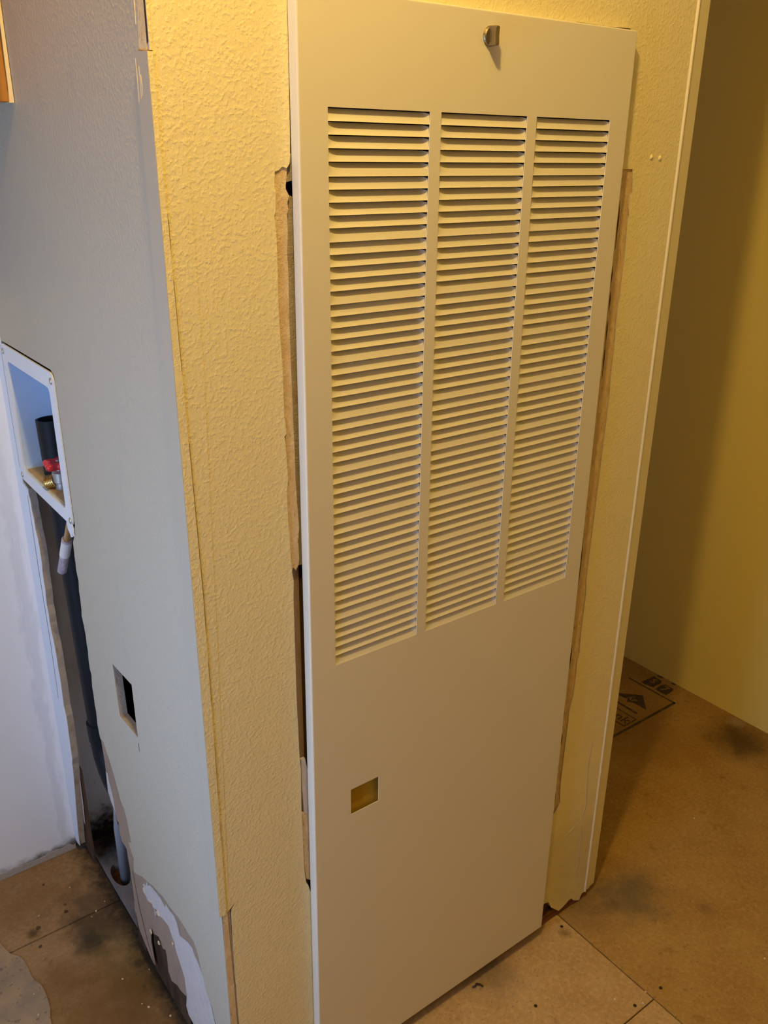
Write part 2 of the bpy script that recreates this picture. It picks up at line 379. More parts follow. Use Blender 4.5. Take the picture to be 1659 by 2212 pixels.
# ---------------------------------------------------------------- traces (metres, on their real planes)
T = {
    'front_notch_left': [(0.1245, 1.4048), (0.1234, 1.3911), (0.1247, 1.3862), (0.1237, 1.3649), (0.1221, 1.3617), (0.1234, 1.3466), (0.1237, 1.3297), (0.1236, 1.3039), (0.1230, 1.2776), (0.1234, 1.2506), (0.1253, 1.1980), (0.1255, 1.1444), (0.1275, 1.1241), (0.1246, 1.1206), (0.1264, 1.0959), (0.1270, 1.0814), (0.1276, 1.0687), (0.1253, 1.0524), (0.1255, 1.0147), (0.1270, 0.9924), (0.1272, 0.9644), (0.1288, 0.9434), (0.1303, 0.9337), (0.1292, 0.9046), (0.1286, 0.7680), (0.1300, 0.6721), (0.1315, 0.6466), (0.1303, 0.5704), (0.1307, 0.5437), (0.1311, 0.4754), (0.1339, 0.4428), (0.1375, 0.4349), (0.1404, 0.4216)],
    'front_paper_left': [(0.1401, 1.4096), (0.1391, 1.3975), (0.1379, 1.3918), (0.1378, 1.3877), (0.1416, 1.3811), (0.1393, 1.3745), (0.1400, 1.3670), (0.1385, 1.3629), (0.1387, 1.3460), (0.1372, 1.3204), (0.1378, 1.2942), (0.1370, 1.2584), (0.1377, 1.1424), (0.1381, 1.1223), (0.1385, 1.1018), (0.1384, 1.0811), (0.1384, 1.0654), (0.1394, 1.0439), (0.1404, 1.0220), (0.1415, 1.0020), (0.1397, 0.9835), (0.1402, 0.9607), (0.1393, 0.9530), (0.1349, 0.9462), (0.1309, 0.9519)],
    'front_gyp_low': [(0.1327, 0.6610), (0.1391, 0.6605), (0.1432, 0.6361), (0.1419, 0.5643), (0.1351, 0.5679), (0.1329, 0.6156)],
    'front_tan_low': [(0.1310, 0.5700), (0.1429, 0.5664), (0.1423, 0.4967), (0.1420, 0.4407), (0.1353, 0.4476), (0.1312, 0.4808)],
    'front_notch_right': [(0.6965, 1.4070), (0.7017, 1.3763), (0.6979, 1.3717), (0.6964, 1.3655), (0.6969, 1.3561), (0.7002, 1.3450), (0.6980, 1.3356), (0.6998, 1.3034), (0.7000, 1.2805), (0.6986, 1.2508), (0.6992, 1.2322), (0.6975, 1.2188), (0.6973, 1.1965), (0.6992, 1.1614), (0.6988, 1.1402), (0.6992, 1.1131), (0.7006, 1.0800), (0.7000, 1.0499), (0.6936, 0.7711), (0.6969, 0.7406), (0.6950, 0.6653), (0.6963, 0.6273), (0.6927, 0.6096), (0.6936, 0.5740), (0.6923, 0.5386), (0.6862, 0.5079), (0.6865, 0.4741), (0.6852, 0.4370), (0.6847, 0.3918), (0.6833, 0.3533), (0.6874, 0.3039), (0.6726, 0.2857)],
    'front_bottom_right': [(0.6718, 0.0635), (0.6852, 0.0599), (0.6956, 0.0388), (0.7199, 0.0146), (0.7330, 0.0177), (0.7483, 0.0254), (0.7566, 0.0253), (0.7633, 0.0161), (0.7816, 0.0047), (0.7881, 0.0182), (0.8020, 0.0197), (0.8188, 0.0221), (0.8314, 0.0220)],
    'seamline': [(0.0277, 1.5118), (0.0298, 1.3497), (0.0301, 1.2104), (0.0226, 0.8757), (0.0127, 0.5201)],
    'scratch1': [(0.7616, 0.4098), (0.7590, 0.3532), (0.7665, 0.2558), (0.7572, 0.2260)],
    'scratch2': [(0.7523, 0.2286), (0.7230, 0.2134), (0.6951, 0.1900)],
    'scratch3': [(0.7596, 0.2092), (0.7649, 0.1387), (0.7602, 0.0718)],
    'nails': [(0.7349, 1.4225), (0.7540, 1.4213)],
    'paint_edge': [(0.0727, 0.1927), (0.0825, 0.2218), (0.0975, 0.2318), (0.1056, 0.2563), (0.1140, 0.2790), (0.1169, 0.2908), (0.1220, 0.3033), (0.1303, 0.3114), (0.1478, 0.3099), (0.1650, 0.3119), (0.1856, 0.3111), (0.2073, 0.3068), (0.2293, 0.3042), (0.2459, 0.3035), (0.2701, 0.2952), (0.2883, 0.2908), (0.3045, 0.2834), (0.3212, 0.2760), (0.3410, 0.2692), (0.3594, 0.2574), (0.3812, 0.2462), (0.3840, 0.2408), (0.3792, 0.2690), (0.3742, 0.2830), (0.3817, 0.2885), (0.3895, 0.2976), (0.3921, 0.3069), (0.3785, 0.3147), (0.3803, 0.3269), (0.3824, 0.3426), (0.3853, 0.3600), (0.3898, 0.3713), (0.3921, 0.3770), (0.4067, 0.3877), (0.4212, 0.4183), (0.4323, 0.4404), (0.4499, 0.4611), (0.4631, 0.4767), (0.4762, 0.4740), (0.4796, 0.4825), (0.4826, 0.5019), (0.4795, 0.5298), (0.4813, 0.5519), (0.4821, 0.5769), (0.4768, 0.6048), (0.4813, 0.6149), (0.4814, 0.6321), (0.4779, 0.6510), (0.4781, 0.6798), (0.4808, 0.6976), (0.4858, 0.7143), (0.4807, 0.7399), (0.4810, 0.7606), (0.4756, 0.7833), (0.4808, 0.8015), (0.4780, 0.8138), (0.4791, 0.8266), (0.4814, 0.8077), (0.4779, 0.8314), (0.4763, 0.8501), (0.4612, 0.8754)],
    'far_edge': [(0.7082, 0.8764), (0.6925, 0.7450), (0.6983, 0.6917), (0.7042, 0.6368), (0.7008, 0.5845), (0.6930, 0.5499), (0.6930, 0.5053), (0.6915, 0.4635), (0.6948, 0.4182), (0.6884, 0.3776), (0.6917, 0.3305), (0.7012, 0.2563)],
    'far_low': [(0.7012, 0.2563), (0.7150, 0.1894), (0.7329, 0.1105), (0.7415, 0.0659)],
    'brownL': [(0.4912, 0.4523), (0.4880, 0.4134), (0.4889, 0.3906), (0.4903, 0.3560), (0.4826, 0.3299), (0.4659, 0.3131), (0.4673, 0.2976), (0.4599, 0.2915), (0.4652, 0.3153), (0.4685, 0.3040), (0.4662, 0.2980), (0.4560, 0.3028), (0.4540, 0.2927), (0.4545, 0.2769), (0.4490, 0.2629), (0.4355, 0.2627), (0.4264, 0.2619), (0.4247, 0.2438), (0.4223, 0.2181), (0.4219, 0.1999), (0.4213, 0.1870), (0.4213, 0.1464), (0.4272, 0.1139), (0.4225, 0.0900)],
    'white_sliver': [(0.4858, 0.3959), (0.4785, 0.3951), (0.4727, 0.3740), (0.4622, 0.3475), (0.4612, 0.3198), (0.4790, 0.3330), (0.4900, 0.3481)],
    'brown_low': [(0.4249, 0.1295), (0.4163, 0.0851), (0.4090, 0.0741), (0.3975, 0.0671), (0.3815, 0.0591), (0.3569, 0.0472), (0.3473, 0.0476), (0.3502, 0.0761), (0.3541, 0.1000), (0.3446, 0.1407), (0.3324, 0.1401), (0.3075, 0.1560), (0.2928, 0.1416), (0.2790, 0.1512), (0.2761, 0.1375), (0.2774, 0.1031), (0.2656, 0.0895), (0.2396, 0.1053), (0.2254, 0.1062), (0.1984, 0.1188)],
    'white_left': [(0.3490, 0.2441), (0.3437, 0.2341), (0.3539, 0.2240), (0.3385, 0.2242), (0.3337, 0.2186), (0.3129, 0.2300), (0.3082, 0.2245), (0.2881, 0.2356), (0.2839, 0.2282), (0.2647, 0.2372), (0.2412, 0.2426), (0.2323, 0.2321), (0.2238, 0.2197), (0.2161, 0.2034), (0.2029, 0.1878), (0.1926, 0.1709), (0.1914, 0.1483), (0.1901, 0.1336), (0.1988, 0.1003), (0.1919, 0.0860), (0.1735, 0.0836)],
    'white_right': [(0.3427, 0.2508), (0.3375, 0.2473), (0.3261, 0.2692), (0.3238, 0.2602), (0.3117, 0.2732), (0.2841, 0.2793), (0.2663, 0.2820), (0.2558, 0.2788), (0.2479, 0.2764), (0.2426, 0.2886), (0.2319, 0.2872), (0.2124, 0.2908), (0.2006, 0.2833), (0.1938, 0.2639), (0.1599, 0.2800), (0.1445, 0.2825), (0.1386, 0.2732), (0.1273, 0.2678), (0.1126, 0.2540), (0.1033, 0.2364), (0.0918, 0.2182), (0.0804, 0.1829)],
    'sw_hole': [(0.3546, 0.6891), (0.2757, 0.6931), (0.2758, 0.5985), (0.3500, 0.5956)],
    'flange_top': [(0.0418, 1.5074), (0.0461, 1.4989), (0.0450, 1.4814), (0.0440, 1.4538), (0.0489, 1.3575), (0.0495, 1.2567), (0.0504, 1.1569), (0.0547, 0.9590)],
    'floor_patch': [(-0.2040, 0.6146), (-0.2014, 0.5993), (-0.1960, 0.5789), (-0.1921, 0.5695), (-0.1835, 0.5615), (-0.1789, 0.5468), (-0.1770, 0.5232), (-0.1769, 0.5012), (-0.1746, 0.4872), (-0.1681, 0.4733), (-0.1665, 0.4541), (-0.1674, 0.4341), (-0.1691, 0.4151), (-0.1741, 0.3988), (-0.1768, 0.3835)],
    'stamp_badge1': [(1.5516, 0.4571), (1.5723, 0.4551), (1.6070, 0.4546), (1.6055, 0.4409), (1.6030, 0.4230), (1.5884, 0.4174), (1.5700, 0.4212), (1.5578, 0.4173), (1.5533, 0.4333), (1.5490, 0.4460)],
    'stamp_badge2': [(1.5549, 0.4098), (1.5864, 0.4124), (1.5982, 0.4071), (1.5966, 0.3765), (1.5754, 0.3730), (1.5554, 0.3720), (1.5519, 0.3901)],
    'knots': [(-0.0920, 0.7121), (-0.0722, 0.6338), (-0.0760, 0.6146), (-0.1342, 0.6062), (-0.1435, 0.5595)],
    'nailR': [(0.7071, -0.0058), (0.6834, -0.2046), (0.5375, -0.0982), (0.7513, -0.2098)],
    'staple': [(0.4799, -0.0056)],
}
VALVE = (0.0216, 0.5720, 0.9585)
STUB = ((0.0080, 0.5163, 0.8599), (0.0040, 0.5801, 0.7579))
CRUMBS = [(-0.0274, 0.5789, 0.002088, 0.0, 'white plaster crumb lying in the joint line of the stained floor boards'), (-0.0393, 0.5703, 0.001044, 0.0, 'tiny pale crumb just below the floor joint near the dark stain'), (-0.1238, 0.6351, 0.0015079999999999998, 0.0, 'pale crumb on the stained board by the white wall, above the joint'), (-0.043, 0.396, 0.001972, 0.0, 'thin pale chip on the brown board beside the torn wall foot'), (-0.0262, 0.3129, 0.002436, 0.0, 'long pale sliver of plaster low on the stained floor'), (-0.0333, 0.3262, 0.001276, 0.0, 'tiny white speck left of the long plaster sliver'), (-0.0019, 0.2737, 0.001972, 0.0, 'pale chip nearest the bottom of the torn grey wall'), (-0.1905, 0.4123, 0.001972, 0.0022, 'pale chip lying on the grey floor remnant'), (-0.1713, 0.4132, 0.0016239999999999998, 0.0, 'small crumb at the ragged edge of the grey floor remnant'), (-0.0044, 0.5935, 0.00116, 0.0, 'crumb on the dark stain next to the floor plate'), (-0.0504, 0.6711, 0.0015079999999999998, 0.0, 'pale chip near the dirty foot of the white wall'), (-0.1847, 0.46, 0.001044, 0.0022, 'speck on the upper part of the grey floor remnant'), (0.0055, 0.386, 0.001276, 0.0, 'small crumb at the edge of the floor plate below the torn paper'), (0.0216, 0.3719, 0.0015079999999999998, 0.0, 'crumb resting by the brown backing paper at the floor plate'), (1.1856, 0.0215, 0.00186, 0.0, 'single pale crumb out on the dark hall floor'), (0.698, -0.2108, 0.00217, 0.0, 'pale crumb beside the nail ring at the floor seam'), (0.7212, -0.1985, 0.001736, 0.0, 'small crumb on the right-hand floor seam'), (0.6635, -0.1748, 0.00186, 0.0, 'pale smear of plaster on the tan board in front of the door'), (0.9658, -0.2888, 0.001984, 0.0, 'pale crumb at the right end of the hall floor'), (0.9765, 0.0018, 0.00124, 0.0, 'faint crumb on the hall floor near the closet corner')]

# ---------------------------------------------------------------- floor
floor = box('floor', (-2.7, XH+0.1, -3.1, 2.6, -0.06, -0.019), slab_mat); tag(floor, kind='structure')
G = 0.0011
def panel(x0, x1, y0, y1, m):
    o = box('subfloor_panel', (x0, x1, y0, y1, -0.019, 0.0), m, floor, bev=0.0007)
    return o
panel(-2.7, 0.0235, -0.2165+G, 0.579-G, board_left)
panel(0.1, 0.7228-G, -0.2165+G, 0.579-G, board_mid)
panel(-2.7, 0.0235, 0.5795+G, 2.6, board_left)
panel(-2.7, 0.7228-G, -3.1, -0.2165-G, board_mid)
panel(0.7228+G, XH+0.1, -3.1, 2.6, board_right)
# strip of board in front of the closet, between the grey wall corner and the seam
panel(0.0246, 0.0999, -0.2165+G, 0.0115, board_mid)
pt = T['floor_patch']
plate('levelling_remnant', [(-0.75, pt[0][1]+0.005)] + pt + [(-0.178, 0.33), (-0.17, 0.2), (-0.75, 0.2)], UP(0.0022), 0.0025, remnant_mat, floor)['label'] = 'grey ragged remnant of floor leveller'
# joint between two older sheets under the remnant
# printed grade stamp on the hall panel
def ink_strip(a, b, wd, name='stamp_frame_line'):
    a = Vector(a); b = Vector(b); n = (b-a).orthogonal().normalized()*wd/2
    return plate(name, [tuple(a+n), tuple(b+n), tuple(b-n), tuple(a-n)], UP(0.0004), 0.0003, ink, floor)
SC = (1.5405, 0.3345)
ink_strip((SC[0], SC[1]-0.003), (1.5395, 0.492), 0.0052)
ink_strip((SC[0]+0.004, SC[1]), (1.10, SC[1]+0.0015), 0.0075)
ink_strip((1.3895, 0.3475), (1.3895, 0.56), 0.0035)
ink_strip((1.391, 0.3482), (1.3385, 0.3482), 0.0035)
ink_strip((1.3385, 0.3465), (1.3385, 0.56), 0.0035)
ink_strip((1.414, 0.364), (1.414, 0.52), 0.0075, 'stamp_text_bar')
plate('stamp_emblem', [(1.4493, 0.3600), (1.4983, 0.4103), (1.4983, 0.412), (1.449, 0.462), (1.4405, 0.462), (1.4445, 0.447), (1.4492, 0.4245), (1.4373, 0.4170), (1.4470, 0.4058), (1.4480, 0.3913)], UP(0.0004), 0.0003, ink, floor)
def oct_badge(name, pts): plate(name, pts, UP(0.0004), 0.0003, ink, floor)
oct_badge('stamp_badge', T['stamp_badge1'])
oct_badge('stamp_badge', T['stamp_badge2'])
for a, b in (((1.6179, 0.4500), (1.6222, 0.4330)), ((1.6205, 0.4010), (1.6187, 0.3880))): ink_strip(a, b, 0.007, 'stamp_smudge')
def letters(txt, x, y, size, rot, m, z, name):
    cu = bpy.data.curves.new('t', 'FONT'); cu.body = txt; cu.size = size; cu.extrude = 0.0001; cu.align_x = 'CENTER'; cu.align_y = 'CENTER'
    cu.resolution_u = 3
    t = bpy.data.objects.new('t', cu); C.objects.link(t)
    dg = bpy.context.evaluated_depsgraph_get(); dg.update()
    me = bpy.data.meshes.new_from_object(t.evaluated_get(dg))
    bpy.data.objects.remove(t); me.materials.clear(); me.materials.append(m)
    me.transform(Matrix.Translation((x, y, z)) @ Matrix.Rotation(rot, 4, 'Z'))
    o = bpy.data.objects.new(name, me); C.objects.link(o); o.parent = floor
    return o
letters('nk', 1.3635, 0.374, 0.046, -math.pi/2, ink, 0.0005, 'stamp_lettering')
letters('S', 1.583, 0.4375, 0.036, -math.pi/2, board_right, 0.0006, 'stamp_lettering')
letters('7', 1.576, 0.394, 0.040, -math.pi/2, board_right, 0.0006, 'stamp_lettering')
letters('AP', 1.4570, 0.417, 0.024, -math.pi/2, board_right, 0.0006, 'stamp_lettering')
# knot holes and nail heads sunk in the boards
for (x, y), r in zip(T['knots'], (0.0042, 0.004, 0.005, 0.006, 0.004)):
    plate('stain_spot', [(x+r*random.uniform(0.6, 1.1)*math.cos(a*0.7854), y+r*random.uniform(0.6, 1.1)*math.sin(a*0.7854)) for a in range(8)], UP(0.0003), 0.0002, dark_wood, floor)
for (x, y) in T['nailR']:
    bm = bmesh.new(); add_lathe(bm, [(0, 0.0032), (0.0006, 0.0032), (0.0009, 0.0022), (0.0005, 0.0006)], (x, y, 0.0), (0, 0, 1), 12)
    obj('nail_head', bm, dark_metal, floor)

# ---------------------------------------------------------------- ceiling and the walls of the room
tag(box('ceiling', (-2.7, XH+0.1, -3.1, 2.6, H, H+0.05), ceiling_paint), kind='structure')
wb = plate('wall_back', [(-2.7, 0.006), (-0.6, 0.004), (-0.3, 0.008), (-0.2, 0.004), (-0.12, 0.010), (-0.05, 0.006), (-0.02, 0.012), (-0.0005, 0.008), (-0.0005, H), (-2.7, H)], FRONT(YB), 0.012, white_paint)
tag(wb, kind='structure')
jt = [(-0.0005, 0.02), (-0.0005, 1.46)]
zz_ = 1.46
while zz_ > 0.03:
    jt.append((-0.027 + random.uniform(-0.006, 0.004), zz_)); zz_ -= random.uniform(0.012, 0.04)
plate('joint_tape', jt, FRONT(YB-0.0011), 0.0012, white_paint, wb)
# dirty broken foot of the white wall
ft = [(-0.7, 0.001)]
x = -0.7
while x < -0.004:
    ft.append((x, 0.006 + random.uniform(0.004, 0.013))); x += random.uniform(0.006, 0.02)
ft += [(-0.002, 0.012), (-0.002, 0.001)]
plate('foot_strip', ft, FRONT(YB-0.002), 0.004, gypsum_grey, wb)
tag(box('wall_right', (XH, XH+0.05, -3.1, 2.6, 0.0, H), hall_paint), kind='structure')
tag(box('wall_hall_end', (XE, XH, 2.55, 2.6, 0.0, H), hall_paint), kind='structure')
tag(box('wall_rear', (-2.7, XH+0.05, -3.1, -3.05, 0.0, H), ceiling_paint), kind='structure')
tag(plate('wall_window', rect(-3.1, YB, 0, H), LEFT(-1.0), -0.05, ceiling_paint, holes=[rect(-0.48, 0.18, 0.28, 1.32)]), kind='structure')
wf = bmesh.new()
for y0, y1, z0, z1 in ((-0.51, -0.475, 0.25, 1.35), (0.175, 0.21, 0.25, 1.35), (-0.51, 0.21, 0.25, 0.285), (-0.51, 0.21, 1.315, 1.35)):
    add_box(wf, -1.05, -0.985, y0, y1, z0, z1)
tag(obj('window_1', wf, trim_paint), kind='structure')

# ---------------------------------------------------------------- closet front wall
DT = 1.5735          # top of the door opening
nl, nr = T['front_notch_left'], T['front_notch_right']
trim_e = [(0.0062, H), (0.0062, 1.43), (0.0030, 1.43), (0.0040, 1.3655)]
edge = []            # left edge of the painted board going down, with the open cracks
z = H
def tx(z):           # right edge of the corner trim
    P = [(1.6, 0.0025), (1.4333, 0.0018), (1.3653, 0.0035), (1.2496, 0.0046), (1.1642, 0.0062), (0.9539, 0.0092), (0.748, 0.0086), (0.564, 0.0070), (0.4625, 0.0066), (0, 0.0066)]
    if z >= P[0][0]: return P[0][1]
    for a, b in zip(P, P[1:]):
        if a[0] >= z >= b[0]: return b[1] + (a[1]-b[1])*(z-b[0])/(a[0]-b[0])
def crack_w(z):
    for a, b, wd in ((1.366, 1.335, 0.0011), (1.305, 1.215, 0.0010), (1.135, 0.90, 0.0012), (0.86, 0.80, 0.001), (0.74, 0.66, 0.0009), (0.62, 0.585, 0.0008)):
        if b <= z <= a: return wd
    return 0.0
z = H
while z > 0.4625:
    edge.append((tx(z) + crack_w(z), z)); z -= 0.012 if z < 1.45 else 0.1
edge += [(0.0075, 0.4625), (0.0210, 0.474), (0.0150, 0.4655), (0.0138, 0.4575), (0.0128, 0.40), (0.0124, 0.33), (0.0130, 0.318), (0.0126, 0.30), (0.0130, 0.2), (0.0135, 0.0)]
left_gap = [(0.1452, DT), (0.1447, 1.50), (0.1440, 1.44), (0.1434, 1.4200), (0.1425, 1.4125), (0.1390, 1.4080), (0.1335, 1.4095), (0.1290, 1.4060)]
low_gap = [(0.1424, 0.418), (0.1423, 0.36), (0.1415, 0.345), (0.1420, 0.335), (0.1412, 0.25), (0.1410, 0.12), (0.1395, 0.085), (0.1400, 0.06), (0.1402, 0.02), (0.1402, 0.004)]
right_gap = [(0.6765, 0.2857), (0.6690, 0.2800), (0.6625, 0.2), (0.6590, 0.10)]
top_gap = [(0.6600, 1.4072), (0.6605, 1.43), (0.6610, 1.5300), (0.6645, 1.5400), (0.6640, 1.5740), (0.6600, 1.5765), (0.62, 1.5752), (0.56, 1.5755), (0.53, 1.5735)]
outline = edge + list(reversed(left_gap + nl + low_gap)) 
outline = edge + [(0.1402, 0.004)] + list(reversed(low_gap))[1:] + list(reversed(nl)) + list(reversed(left_gap)) \
    + list(reversed(top_gap)) + [(0.6965, 1.4070)] + nr + right_gap[1:] + [(0.6590, 0.066)] + T['front_bottom_right'][:-2] + [(0.7985, 0.021), (0.7985, H)]
wfr = plate('wall_front', outline, FRONT(WY), 0.0115, [front_paint, gypsum_edge])
tag(wfr, kind='structure')
# torn paper and gypsum left bare beside the door
pl = T['front_paper_left']
lp = [(0.1205, 1.4140), (0.1395, 1.4200)] + pl + [(0.128, 0.9400), (0.119, 0.9400)]
plate('torn_paper', lp, FRONT(WY+0.0016), 0.0012, paper_tan, wfr)
plate('torn_paper_edge', [(0.1340, 1.4220), (0.1470, 1.4220), (0.1470, 1.3960), (0.1360, 1.3935)], FRONT(WY+0.0040), 0.0015, gypsum_edge, wfr)
plate('torn_paper_edge', [(0.1360, 1.3850), (0.1470, 1.3800), (0.1470, 0.95), (0.1330, 0.95), (0.1345, 1.1)], FRONT(WY+0.0048), 0.0015, gypsum_edge, wfr)
plate('bare_gypsum', T['front_gyp_low'], FRONT(WY+0.0010), 0.004, gypsum, wfr)
plate('torn_paper', T['front_tan_low'], FRONT(WY+0.0012), 0.003, paper_tan, wfr)
box('framing_stud', (0.115, 0.150, WY+0.0125, WY+0.045, 0.0, 1.6), dark_wood, wfr)
plate('bare_wood_strip', rect(0.1265, 0.1420, 0.40, 0.955), FRONT(WY+0.0075), 0.004, paper_brown, wfr)
plate('torn_paper', [(0.650, 1.4105), (0.7035, 1.4105), (0.7040, 1.30), (0.7040, 1.0), (0.702, 0.60), (0.695, 0.30), (0.650, 0.26)], FRONT(WY+0.0020), 0.0012, paper_tan, wfr)
zr = 1.385
while zr > 0.32:      # dark splits and crumbs in the exposed strip right of the door
    ln = random.uniform(0.02, 0.09)
    f = (1.385-zr)/1.1
    xx = 0.6735 - 0.004*f + random.uniform(-0.004, 0.008)*(1-0.4*f)
    plate('paper_split', [(xx, zr), (xx+0.0018, zr-ln*0.4), (xx+0.0008, zr-ln), (xx-0.0007, zr-ln*0.5)], FRONT(WY+0.0016), 0.0006, dark_wood, wfr)
    zr -= ln*random.uniform(0.7, 1.4)
box('framing_stud', (0.652, 0.705, WY+0.0125, WY+0.045, 0.0, 1.6), dark_wood, wfr)
box('door_header', (0.115, 0.705, WY+0.0125, WY+0.045, 1.56, 1.62), dark_wood, wfr)
box('sill', (0.13, 0.80, WY+0.004, WY+0.06, 0.0, 0.022), sill_wood, wfr)
# tape seam by the left corner
sl = T['seamline']
plate('joint_tape', [(0.0135, H), (0.0265, H), (0.0285, 1.51)] + sl[1:] + [(0.0120, 0.50), (0.0118, 0.75), (0.0122, 0.95), (0.0095, 1.16), (0.0080, 1.3)], FRONT(WY-0.0003), 0.0004, front_paint, wfr)
# bare corner below the broken trim
plate('bare_corner_edge', [(0.0004, 0.0), (0.0105, 0.0), (0.0100, 0.25), (0.0100, 0.318), (0.0090, 0.4), (0.0085, 0.4620), (0.0020, 0.4600), (0.0004, 0.40)], FRONT(WY+0.0002), 0.0005, paper_tan, wfr)
# scuffs and nail pops right of the door
def ribbon(pts, wd):
    L, Rr = [], []
    for i, p in enumerate(pts):
        a = Vector(pts[max(i-1, 0)]); b = Vector(pts[min(i+1, len(pts)-1)])
        n = (b-a).normalized().orthogonal()*wd*(0.35 if i in (0, len(pts)-1) else 1)
        L.append(tuple(Vector(p)+n)); Rr.append(tuple(Vector(p)-n))
    return L + Rr[::-1]
for k in ('scratch1', 'scratch2', 'scratch3'):
    plate('paint_scuff', ribbon(T[k], 0.0011), FRONT(WY-0.0005), 0.0006, gypsum, wfr)
for (x, z) in T['nails']:
    bm = bmesh.new(); bmesh.ops.create_uvsphere(bm, u_segments=10, v_segments=6, radius=0.0034)
    for v in bm.verts: v.co = (x+v.co.x, WY+v.co.y*0.6, z+v.co.z*random.uniform(0.8, 1.3))
    obj('nail_pop', bm, front_paint, wfr, True)
# black sheet closing the closet front, stands in for the dark interior
tag(plate('wall_closet_shade', rect(0.03, 0.80, 0.0, H), FRONT(WY+0.046), 0.004, black_void), kind='structure')
tag(box('wall_side', (0.79, XE-0.004, WY+0.012, 1.6, 0.0, H), hall_paint), kind='structure')
tag(box('wall_closet_back', (0.0, XE-0.004, 1.55, 1.6, 0.0, H), hall_paint), kind='structure')

# corner trims
def extrude_profile(name, prof, z0, z1, mat, smooth=False):
    bm = bmesh.new()
    n = len(prof); zs = [z0, z1]
    rings = [[bm.verts.new((px, py, z)) for px, py in prof] for z in zs]
    for i in range(n):
        j = (i+1) % n
        bm.faces.new((rings[0][i], rings[0][j], rings[1][j], rings[1][i]))
    bm.faces.new(rings[0]); bm.faces.new(rings[1])
    return obj(name, bm, mat)
t2 = extrude_profile('trim_2', [(0.7930, WY+0.001), (0.7950, WY-0.0002), (0.7964, WY-0.0020), (0.7978, WY-0.0026), (0.7990, WY-0.0019), (0.7998, WY-0.0002), (0.8020, WY+0.0004), (0.8300, WY+0.0042), (0.8322, WY+0.0056), (0.8325, WY+0.012), (0.7930, WY+0.012)], 0.020, H, trim_paint)
tag(t2, kind='structure')
# ragged plaster left hanging under the trim
plate('broken_foot', [(0.790, 0.03), (0.7881, 0.0182), (0.7930, 0.0150), (0.802, 0.0175), (0.812, 0.0165), (0.822, 0.0205), (0.8290, 0.0190), (0.8290, 0.03)], FRONT(WY+0.0062), 0.005, gypsum_edge, t2)

# ---------------------------------------------------------------- grey side wall
pe = T['paint_edge']; fe = T['far_edge']; fl = T['far_low']
far = [(YB, 0.02)] + [(y, z) for y, z in reversed(fl)] + [(fe[-1][0], fe[-1][1])]
# rag the long cuts a little between the traced points
def rag(pts, amp, step):
    out = []
    for a, b in zip(pts, pts[1:]):
        n = max(1, int(math.dist(a, b)/step))
        for i in range(n):
            t = i/n; k = 0 if i == 0 else 1
            out.append((a[0]+(b[0]-a[0])*t + k*random.uniform(-amp, amp), a[1]+(b[1]-a[1])*t + k*random.uniform(-amp, amp)*0.3))
    out.append(pts[-1]); return out
far_cut = rag(list(reversed(fe)), 0.003, 0.016)
near = rag(pe, 0.0016, 0.010)
hole_box = [(0.7352, 0.8765), (0.7352, 1.122), (0.730, 1.1285), (0.468, 1.1290), (0.4545, 1.1225), (0.4530, 0.888)]
outl = [(WY+0.0009, 0.20), (WY+0.0009, H), (YB-0.001, H), (YB-0.001, 0.02), (0.748, 0.03)] + list(reversed(fl[:-0 or None])) + far_cut[1:-1] + [(0.7060, 0.8700)] + hole_box + list(reversed(near))
wl_ = plate('wall_left', outl, LEFT(0.0), 0.0125, [grey_paint, gypsum_edge], holes=[T['sw_hole']])
tag(wl_, kind='structure')
# joint compound smeared over the inside corner
cm = [(YB-0.0015, 0.022), (0.744, 0.030)] + [(y+0.0012, z) for y, z in reversed(fl)] + [(y+0.0012, z) for y, z in far_cut[1:-1]] + [(0.7095, 0.868), (0.7370, 0.872), (0.7370, 1.16), (0.748, 1.25), (0.758, 1.34), (YB-0.0015, 1.40)]
plate('joint_compound', cm, LEFT(-0.0007), 0.0009, white_paint, wl_)
plate('paper_split', ribbon([(0.7165, 0.855), (0.7210, 0.70), (0.7190, 0.55), (0.7260, 0.42)], 0.0007), LEFT(-0.0011), 0.0006, dark_wood, wl_)
plate('paper_split', ribbon([(0.7410, 1.12), (0.7425, 1.00), (0.7400, 0.90)], 0.0006), LEFT(-0.0011), 0.0006, gypsum_grey, wl_)
plate('cavity_shade_sheet', rect(0.690, 0.7595, 0.015, 0.262), LEFT(0.0135), 0.001, dark_wood, wl_)  # dark sheet stands in for the shade inside the slot
plate('torn_paper', [(0.7060, 0.22), (0.7125, 0.15), (0.7210, 0.10), (0.7255, 0.105), (0.7185, 0.16), (0.7105, 0.225)], LEFT(0.0110), 0.0008, gypsum, wl_)
# below the frame the wall goes on to the floor at the corner
plate('wall_corner_foot', [(WY+0.0009, 0.0), (WY+0.0009, 0.2), (0.0727, 0.1927), (0.065, 0.12), (0.07, 0.0)], LEFT(0.0), 0.0125, [grey_paint, gypsum_edge], wl_)
